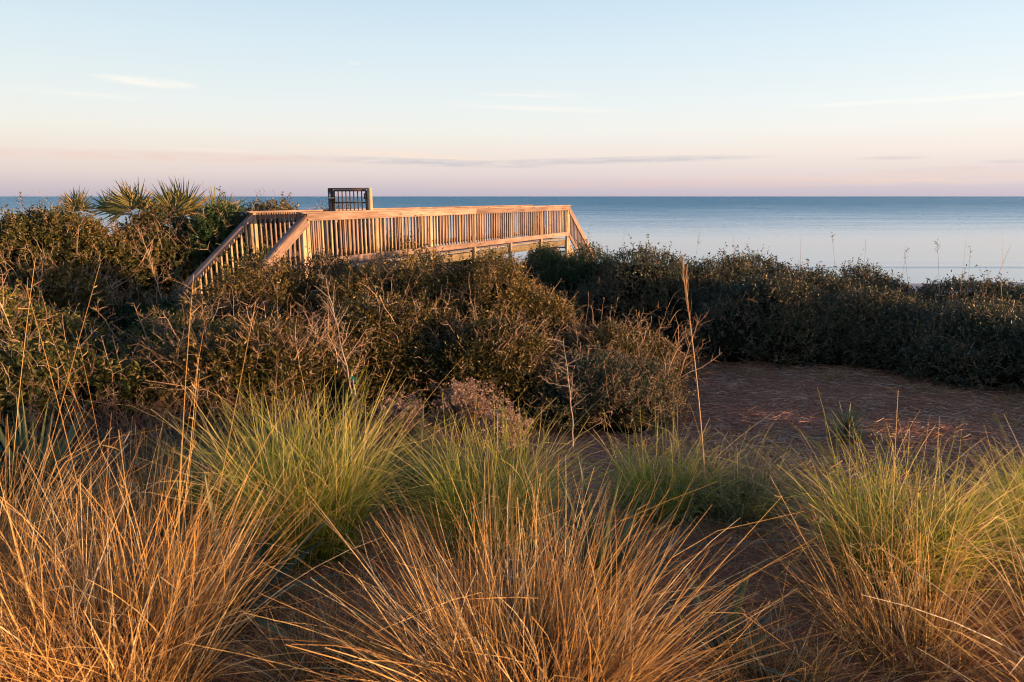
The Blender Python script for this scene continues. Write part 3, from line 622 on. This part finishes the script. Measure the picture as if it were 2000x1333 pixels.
# ------------------------------------------------------------------ grasses
def grass(name, label, x, y, n, h, spread, wd, mat, r0=.14, droop=(.05, .3), kinkf=.20, lean=(0, 0), cat='grass clump', group=None, seg=7, hvar=.5, tall=0, lat=.15, fl=0.06, stemh=1.5):
    z = float(ground(x, y)); o = thing(name, label, cat, (x, y, z), 0, group)
    def blades(n, h, spread, hvar, wd, droop, kf, lat):
        a = rnd(n)*6.283; q = np.sqrt(rnd(n)); th = spread*(.08+.92*rnd(n)**.75)
        st = np.stack([np.cos(a)*r0*q, np.sin(a)*r0*q, np.full(n, -.03)], 1)
        a2 = a+rng.normal(size=n)*.85
        d = np.stack([np.cos(a2)*np.sin(th)+lean[0], np.sin(a2)*np.sin(th)+lean[1], np.cos(th)], 1); d = unit(d)
        Ln = h*(1-hvar*rnd(n)**1.3)
        kv = rng.normal(size=(n, 3))*.7; kv[:, 2] = -np.abs(kv[:, 2])-.3; kv *= (rnd(n) < kf)[:, None]
        P, t = curves(st, d, Ln, droop[0]+(droop[1]-droop[0])*rnd(n)**1.5, rng.normal(size=(n, 3))*lat*np.array([1, 1, .3]), seg, kink=(.5+.45*rnd(n), kv))
        gl = -.05
        P[..., 2] = np.maximum(P[..., 2], gl)
        return ribbon(P, t, wd*(.6+.7*rnd(n)))
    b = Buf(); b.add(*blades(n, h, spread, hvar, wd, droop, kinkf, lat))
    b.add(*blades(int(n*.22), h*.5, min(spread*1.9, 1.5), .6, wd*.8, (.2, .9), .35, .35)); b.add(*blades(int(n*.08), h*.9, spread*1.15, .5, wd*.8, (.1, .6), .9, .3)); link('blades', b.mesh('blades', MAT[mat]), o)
    if tall:
        k = tall; b = Buf(); a = rnd(k)*6.283; th = .04+.40*rnd(k)
        st = np.stack([np.cos(a)*r0*.8, np.sin(a)*r0*.8, np.full(k, -.03)], 1); d = unit(np.stack([np.cos(a)*np.sin(th)+lean[0], np.sin(a)*np.sin(th)*.6+lean[1], np.cos(th)], 1))
        Ln = stemh*(.62+.38*rnd(k)); P, t = curves(st, d, Ln, .02+.06*rnd(k), rng.normal(size=(k, 3))*.03, 9)
        b.add(*tube(P, t, np.full(k, wd*.40), 3, .5, r=.4+.5*rnd(k)))
        Ps, ts = spurs(P, t, 5, .02, .06, .8); b.add(*ribbon(Ps, ts, np.full(len(Ps), wd*.9)))
        link('stems', b.mesh('stems', MAT['dry']), o)
    return o
GG = 'golden dry grass clumps in the foreground'; GN = 'green tufted grass clumps in the middle ground'
grass('dry_grass', 'large golden dry grass clump at the lower left with tall seed stems', -1.42, 2.1, 1800, 1.0, .64, .0042, 'dry', .26, hvar=.62, droop=(.02,.22), tall=11, group=GG, stemh=1.74)
grass('dry_grass', 'large orange dry grass clump fanning out at the bottom centre', .08, 2.05, 2100, .97, .94, .0043, 'dry', .25, hvar=.60, droop=(.02,.2), tall=0, group=GG)
grass('dry_grass', 'thin orange grass clump at the lower right, in front of the green clump', 1.6, 2.45, 330, .80, .75, .0046, 'dry', .20, droop=(.02,.25), tall=5, group=GG, lean=(-.1, 0), stemh=1.2)
grass('dry_grass', 'dry grass clump cut by the lower right corner, blades leaning left', 2.0, 1.8, 420, 1.05, .95, .0050, 'dry', .2, droop=(.02,.2), group=GG, lean=(-.12, .05))
grass('dry_grass', 'dry grass clump cut by the left edge of the photo', -2.35, 2.55, 900, 1.05, .7, .0050, 'dry', .22, droop=(.02,.25), group=GG, tall=9, stemh=1.75)
grass('dry_grass', 'dark sparse dry clump at the bottom left corner', -1.62, 1.62, 800, .75, .8, .0046, 'dry', .2, group=GG)
grass('dry_grass', 'collapsed tangle of dry grass between the centre clump and the right clump', .95, 2.15, 900, .62, 1.35, .003, 'dry', .2, droop=(.3,.9), kinkf=.4, group=GG)
grass('dry_grass', 'low collapsed dry grass between the lower left clump and the centre clump', -.68, 2.25, 1000, .66, 1.3, .003, 'dry', .18, droop=(.2,.7), kinkf=.35, group=GG)
gk = dict(group=GN, seg=8, lat=.18, kinkf=.14, hvar=.62)
grass('green_grass', 'tall yellow green grass clump left of the centre, below the sapling', -1.15, 3.55, 1800, 1.17, .47, .0056, 'green', .24, droop=(.08,.5), **gk)
grass('green_grass', 'yellow green grass clump in the centre, behind the orange centre clump', -.13, 3.7, 1700, 1.0, .56, .0056, 'green', .24, droop=(.1,.6), **gk)
grass('green_grass', 'olive grass clump right of the centre, at the foot of the tall oat stalk', .98, 4.15, 800, .84, .58, .0056, 'green', .22, droop=(.15,.8), **gk)
grass('green_grass', 'sparse greyish clump with curled pale blades beside the bare ground', 1.42, 4.05, 600, .86, .65, .0052, 'greygreen', .2, droop=(.2,1.0), **gk)
grass('green_grass', 'bright yellow green grass clump at the right, below the small yucca', 1.92, 3.1, 1400, .90, .58, .0056, 'green', .22, droop=(.08,.5), **gk)
grass('green_grass', 'green clump at the right edge with arching blades', 2.75, 3.0, 1100, .80, .7, .0056, 'green', .22, droop=(.15,.7), **gk)
grass('green_grass', 'green clump beyond the right edge clump, half hidden', 3.1, 3.6, 700, .75, .6, .0056, 'green', .2, droop=(.1,.6), **gk)
grass('green_grass', 'thin olive clump left of the tall yellow green clump', -1.75, 4.1, 900, .95, .6, .0052, 'greygreen', .22, droop=(.1,.5), **gk)
grass('green_grass', 'shaded green clump behind the gap between the two tall clumps', -.72, 4.5, 900, .8, .7, .0052, 'greygreen', .22, droop=(.15,.7), **gk)
grass('dry_grass', 'brown dry grass between the left yucca and the green clump', -2.2, 3.7, 380, .78, .65, .0050, 'dry', .22, droop=(.05,.4), tall=5, group='dry grass behind the foreground', stemh=1.45)
# dry tufts along the hedge foot
for i, (tx, ty, lb) in enumerate([(3.6, 9.9, 'small dry tuft at the hedge foot nearest the mound'), (4.6, 9.3, 'small dry tuft at the hedge foot below the pale twigs'), (5.4, 8.5, 'small grey tuft at the hedge foot, above the small yucca'),
                                  (6.1, 8.0, 'dry tuft at the hedge foot near the right edge'), (5.4, 7.1, 'small grey dead tuft alone on the bare ground at the right'), (3.0, 10.3, 'dry tuft at the corner of the bare ground')]):
    grass('dry_tuft', lb, tx, ty, 130, .30, 1.0, .004, 'dry', .14, droop=(.2,.9), group='dry tufts on the bare ground', seg=4)

# tall single stalks rising over the hedge, against the sea
for i, (px, py0, py1, D) in enumerate([(1655,445,520,12.5), (1575,462,510,12.6), (1700,480,530,12), (1862,470,538,11.6), (1925,478,540,11.2), (1808,495,535,11.5), (1900,490,535,11.4), (1450,455,495,13), (1195,455,478,13.6), (1345,450,490,13.2), (1985,435,545,11), (1540,480,512,12.4), (1760,490,530,11.8), (1895,470,535,11.8)]):
    u = (px-1000)/1333; c, s = math.cos(PITCH), math.sin(PITCH)
    v = (666.5-py0)/1333; dy = c+v*s; X = u/dy*D; zt = EYE+(-s+v*c)/dy*D; zb = float(ground(X, D)); Ln = zt-zb
    k = 1; b = Buf(); dr = unit(np.array([[rng.normal()*.10, rng.normal()*.04, 1]])); P, t = curves(np.zeros((1, 3)), dr, np.array([Ln]), np.zeros(1), rng.normal(size=(1, 3))*.05, 8)
    b.add(*tube(P, t, np.array([.0042]), 3, .6)); 
    if i % 3 == 0: Ps, ts = spurs(P, t, 12, .03, .09, .86); b.add(*ribbon(Ps, ts, np.full(len(Ps), .01)))
    side = ['thin leaning stalk', 'thin straight stalk', 'thin pale stalk'][i % 3]
    o = thing('reed_stalk', 'thin dry seed stalk rising above the right hand hedge against the sea', 'stalk', (X, D, zb), 0, 'seed stalks above the hedge', b.mesh('reed_stalk', MAT['dead']))

# the tall sea oat stalk
b = Buf(); ox, oy = 1.235, 4.0; oz = float(ground(ox, oy))
P, t = curves(np.array([[0, 0, 0.]]), unit(np.array([[-.098, 0, 1]])), np.array([1.58]), np.zeros(1), np.array([[-.05, 0, 0]]), 14)
oat = thing('sea_oat', 'tall single golden sea oat stalk standing in front of the hedge', 'sea oat', (ox, oy, oz))
b.add(*tube(P, t, np.array([.0052]), 6, .6, r=np.array([.9]))); link('stalk', b.mesh('stalk', MAT['oat'], smooth=True), oat)
b = Buf(); fr = np.array([.66,.70,.71,.75,.79,.80,.84,.88,.91]); n = len(fr); st = P[0][(fr*14).astype(int)]+(P[0][np.minimum((fr*14).astype(int)+1, 14)]-P[0][(fr*14).astype(int)])*((fr*14) % 1)[:, None]
d = unit(np.stack([-.75-.2*rnd(n), rng.normal(size=n)*.3, .9+.3*rnd(n)], 1)); Ln = .10+.12*rnd(n)
Pl, tl = curves(st, d, Ln, .9+.5*rnd(n), np.zeros((n, 3)), 7); b.add(*ribbon(Pl, tl, np.full(n, .010), r=.6+.4*rnd(n), face=np.repeat(np.array([[0, .3, 1.]]), n, 0)))
link('leaf', b.mesh('leaf', MAT['oat']), oat)
b = Buf(); n = 26; i0 = 11+3*rnd(n)**.8*.99; st = np.array([P[0][int(q)]+(P[0][min(int(q)+1, 14)]-P[0][int(q)])*(q % 1) for q in i0])
d = unit(np.stack([rng.normal(size=n)*.12-.12, rng.normal(size=n)*.12, np.ones(n)], 1)); Pl, tl = curves(st, d, .08+.10*rnd(n), .1*rnd(n), np.zeros((n, 3)), 4); b.add(*ribbon(Pl, tl, np.full(n, .008), shape='leaf'))
link('seed_head', b.mesh('seed_head', MAT['oat']), oat)

# ------------------------------------------------------------------ bare saplings
def sapling(name, label, x, y, ht, lean, mat, nb, bl, rad, group, up=.6, r_=None):
    z = float(ground(x, y)); o = thing(name, label, 'bare sapling', (x, y, z), 0, group); b = Buf()
    P, t = curves(np.array([[0, 0, -.03]]), unit(np.array([[lean[0], lean[1], 1.]])), np.array([ht]), np.zeros(1), np.array([[lean[2], 0, 0.]]), 14, wig=.003)
    b.add(*tube(P, t, np.array([rad]), 6, .75, r=np.array([.8]))); link('trunk', b.mesh('trunk', MAT[mat], smooth=True), o)
    fr = np.linspace(.42, .97, nb); i0 = fr*13.99; st = np.array([P[0][int(q)]+(P[0][int(q)+1]-P[0][int(q)])*(q % 1) for q in i0])
    a = np.arange(nb)*2.4+rng.normal(size=nb)*.5; d = unit(np.stack([np.cos(a), np.sin(a)*.6, up+rng.normal(size=nb)*.25], 1)); Ln = bl*(1.15-fr*.7)*(.6+.6*rnd(nb))
    P2, t2 = curves(st, d, Ln, np.zeros(nb)-.1, rng.normal(size=(nb, 3))*.12, 6, wig=.012); b = Buf(); b.add(*tube(P2, t2, np.full(nb, rad*.42), 4, .6))
    P3, t3 = spurs(P2, t2, 3, bl*.12, bl*.35); b.add(*tube(P3, t3, np.full(len(P3), rad*.22), 3, .5)); P4, t4 = spurs(P3, t3, 1, bl*.05, bl*.15); b.add(*tube(P4, t4, np.full(len(P4), rad*.18), 3, .5))
    link('branches', b.mesh('branches', MAT[mat]), o); return o, P[0], z
SG = 'bare leafless saplings'
o, PP, sz = sapling('bare_sapling', 'leaning bare sapling tied to a cane with green tape, in front of the middle mound', -1.42, 6.1, 1.62, (-.10, 0, -.06), 'twig_pale', 15, .34, .010, SG, 1.1)
cane = thing('plant_cane', 'short pale cane tied beside the leaning sapling', 'cane', (-1.36, 6.02, sz), 0)
P, t = curves(np.array([[0, 0, -.05]]), unit(np.array([[-.13, .0, 1.]])), np.array([.78]), np.zeros(1), np.zeros((1, 3)), 4); b = Buf(); b.add(*tube(P, t, np.array([.009]), 6, .1, r=np.array([.9])))
link('rod', b.mesh('rod', MAT['twig_pale']), cane)
b = Buf()
for (zz, sc) in ((.70, 1.0), (.47, .5)):
    P, t = curves(np.array([[-.13*zz-.02, -.012, zz]]), unit(np.array([[1, -.2, -.15]])), np.array([.075*sc]), np.array([.5]), np.zeros((1, 3)), 5); b.add(*ribbon(P, t, np.array([.03*sc]), face=np.array([[0, 1., .2]]), taper=.2))
link('tape', b.mesh('tape', MAT['tape']), cane)
sapling('bare_sapling', 'short pale bare sapling right of the dry flower heads', .56, 5.9, 1.12, (-.02, 0, -.08), 'twig_pale', 13, .26, .008, SG, .5)
sapling('bare_sapling', 'pale bare sapling standing in front of the back left thicket', -6.55, 12.8, 2.0, (-.08, 0, -.1), 'twig', 18, .6, .014, SG, .9)
sapling('bare_sapling', 'pale twiggy sapling among the left foreground shrubs', -2.35, 6.3, 1.35, (.02, 0, -.12), 'twig', 16, .5, .010, SG, .9)
sapling('bare_sapling', 'forked bare twig beside the bare ground corner, right of the mound tip', 2.05, 8.3, 1.08, (.12, 0, .12), 'dead', 14, .42, .012, SG, .8)
sapling('bare_sapling', 'bare arching twig on the left edge above the yellow shrub', -4.75, 6.6, 1.75, (-.1, 0, -.1), 'twig', 18, .55, .010, SG, 1.0)

# dry flower shrubs
def flowerbush(label, x, y, w_, h):
    z = float(ground(x, y)); o = thing('flower_shrub', label, 'dry flower shrub', (x, y, z), 0, 'pinkish dry flower shrubs')
    k = 60; a = rnd(k)*6.28; th = .75*rnd(k)**.7; d = unit(np.stack([np.cos(a)*np.sin(th)*w_/h*1.2, np.sin(a)*np.sin(th)*w_/h*1.2, np.cos(th)], 1)); Ln = h*(.7+.35*rnd(k))
    P, t = curves(np.zeros((k, 3)), d, Ln, np.zeros(k), rng.normal(size=(k, 3))*.08, 6); b = Buf(); b.add(*tube(P, t, np.full(k, .004), 3)); P2, t2 = spurs(P, t, 8, .05, .16, .5); b.add(*tube(P2, t2, np.full(len(P2), .002), 3))
    link('stems', b.mesh('stems', MAT['twig_grey']), o); b = Buf(); P3, t3 = spurs(P2, t2, 3, .02, .05, .4); leaves_on(b, P3, t3, 7, .020, rnd(len(P3)), asp=.5, spread=1.6); link('flower_heads', b.mesh('flower_heads', MAT['tuft']), o)
flowerbush('pinkish dry flower head shrub, leftmost, just right of the sapling', -.98, 5.8, .26, .48)
flowerbush('pinkish dry flower head shrub with the tallest rounded top, in the middle', -.42, 5.9, .28, .58)
flowerbush('low pinkish dry flower head shrub, rightmost of the row', -.08, 5.5, .24, .40)

# dead brushwood at the left behind the dry grass
for (bx, by, hh, lb) in ((-2.9, 5.0, .85, 'tangle of brown dead brushwood behind the left yucca'), (-1.9, 5.2, .75, 'tangle of brown dead twigs left of the green clump'), (-3.6, 5.2, .75, 'dead brushwood at the left edge below the yellow leaves')):
    z = float(ground(bx, by)); k = 130; a = rnd(k)*6.28; th = 1.0*rnd(k)**.6; d = unit(np.stack([np.cos(a)*np.sin(th), np.sin(a)*np.sin(th), np.cos(th)], 1)); b = Buf()
    P, t = curves(rng.normal(size=(k, 3))*np.array([.25,.2,0]), d, hh*(.6+.5*rnd(k)), .1+.3*rnd(k), rng.normal(size=(k, 3))*.2, 6, wig=.02); b.add(*tube(P, t, np.full(k, .0035), 3)); P2, t2 = spurs(P, t, 7, .04, .18); b.add(*tube(P2, t2, np.full(len(P2), .0018), 3))
    P3, t3 = spurs(P2, t2, 2, .02, .07); b.add(*tube(P3, t3, np.full(len(P3), .0014), 3))
    thing('brushwood', lb, 'brushwood', (bx, by, z), 0, 'dead brushwood', b.mesh('brushwood', MAT['dead']))

# ------------------------------------------------------------------ yuccas
def yucca(label, x, y, n, Lf, wd, zup=0.0, lean=(0, 0), spread=1.45, trunk=0.0):
    z = float(ground(x, y)); o = thing('yucca', label, 'yucca', (x, y, z), 0, 'spiky yuccas')
    k = np.arange(n); a = k*2.39996; th = spread*np.sqrt((k+.5)/n); d = unit(np.stack([np.cos(a)*np.sin(th)+lean[0], np.sin(a)*np.sin(th)+lean[1], np.cos(th)+.05], 1))
    st = d*.03+np.array([0, 0, trunk])-np.stack([0*th, 0*th, th/spread*trunk*.8], 1)
    P, t = curves(st, d, Lf*(.8+.3*rnd(n)), .05+.22*rnd(n)*(th/spread), rng.normal(size=(n, 3))*.03, 7)
    b = Buf(); b.add(*ribbon(P, t, np.full(n, wd), fold=-.35, face=np.repeat(np.array([[0, 0, 1.]]), n, 0)+rng.normal(size=(n, 3))*.15, shape='leaf')); link('leaves', b.mesh('leaves', MAT['yucca']), o)
    b = Buf(); P, t = curves(np.array([[0, 0, -.05]]), np.array([[0, 0, 1.]]), np.array([trunk+.1]), np.zeros(1), np.zeros((1, 3)), 3); b.add(*tube(P, t, np.array([.035]), 8, .2)); link('stem', b.mesh('stem', MAT['twig_grey']), o)
yucca('dark green yucca at the left edge behind the golden grass', -2.95, 3.9, 120, .74, .030, trunk=.1, spread=1.35)
yucca('grey green yucca in the centre right behind the orange grass blades', .42, 2.95, 70, .62, .026, trunk=.10, spread=1.25)
yucca('small lone yucca on the bare ground at the right', 3.2, 6.2, 70, .29, .019, trunk=.12, spread=1.7)
yucca('low yucca with broad strap leaves inside the lower left golden clump', -1.25, 2.75, 34, .62, .042, spread=1.6)
yucca('flat dark leaved yucca low between the centre and right grasses', .85, 2.45, 26, .42, .03, spread=1.75)

# fallen pale cane on the ground and a few broken stems
def stick(label, p, q, rad, mat='twig_pale'):
    p = np.array(p); q = np.array(q); P, t = curves(np.zeros((1, 3)), unit((q-p)[None]), np.array([np.linalg.norm(q-p)]), np.zeros(1), np.array([[0, 0, .0]]), 6, wig=.004)
    b = Buf(); b.add(*tube(P, t, np.array([rad]), 6, .25)); thing('fallen_stick', label, 'stick', tuple(p), 0, 'fallen sticks', b.mesh('fallen_stick', MAT[mat], smooth=True))
z_ = float(ground(1.4, 3.45))
stick('pale fallen cane lying on the ground left of the right green clump', (1.18, 3.45, z_+.03), (1.72, 3.5, z_+.05), .006)
z_ = float(ground(3.0, 7.0))
stick('small pale twig lying on the bare ground', (2.55, 6.9, float(ground(2.55, 6.9))+.02), (2.85, 7.0, float(ground(2.85, 7.0))+.03), .006)
shrub('shrub', 'dark shrub behind the far end of the boardwalk, seen under its bottom rail', 1.35, 20.6, lob(1.9, 1.0, 1.35, 4), 1500, group='shaded growth behind the boardwalk', mat='leaf_dark', size=.045)
print('BUILT', len(bpy.data.objects))
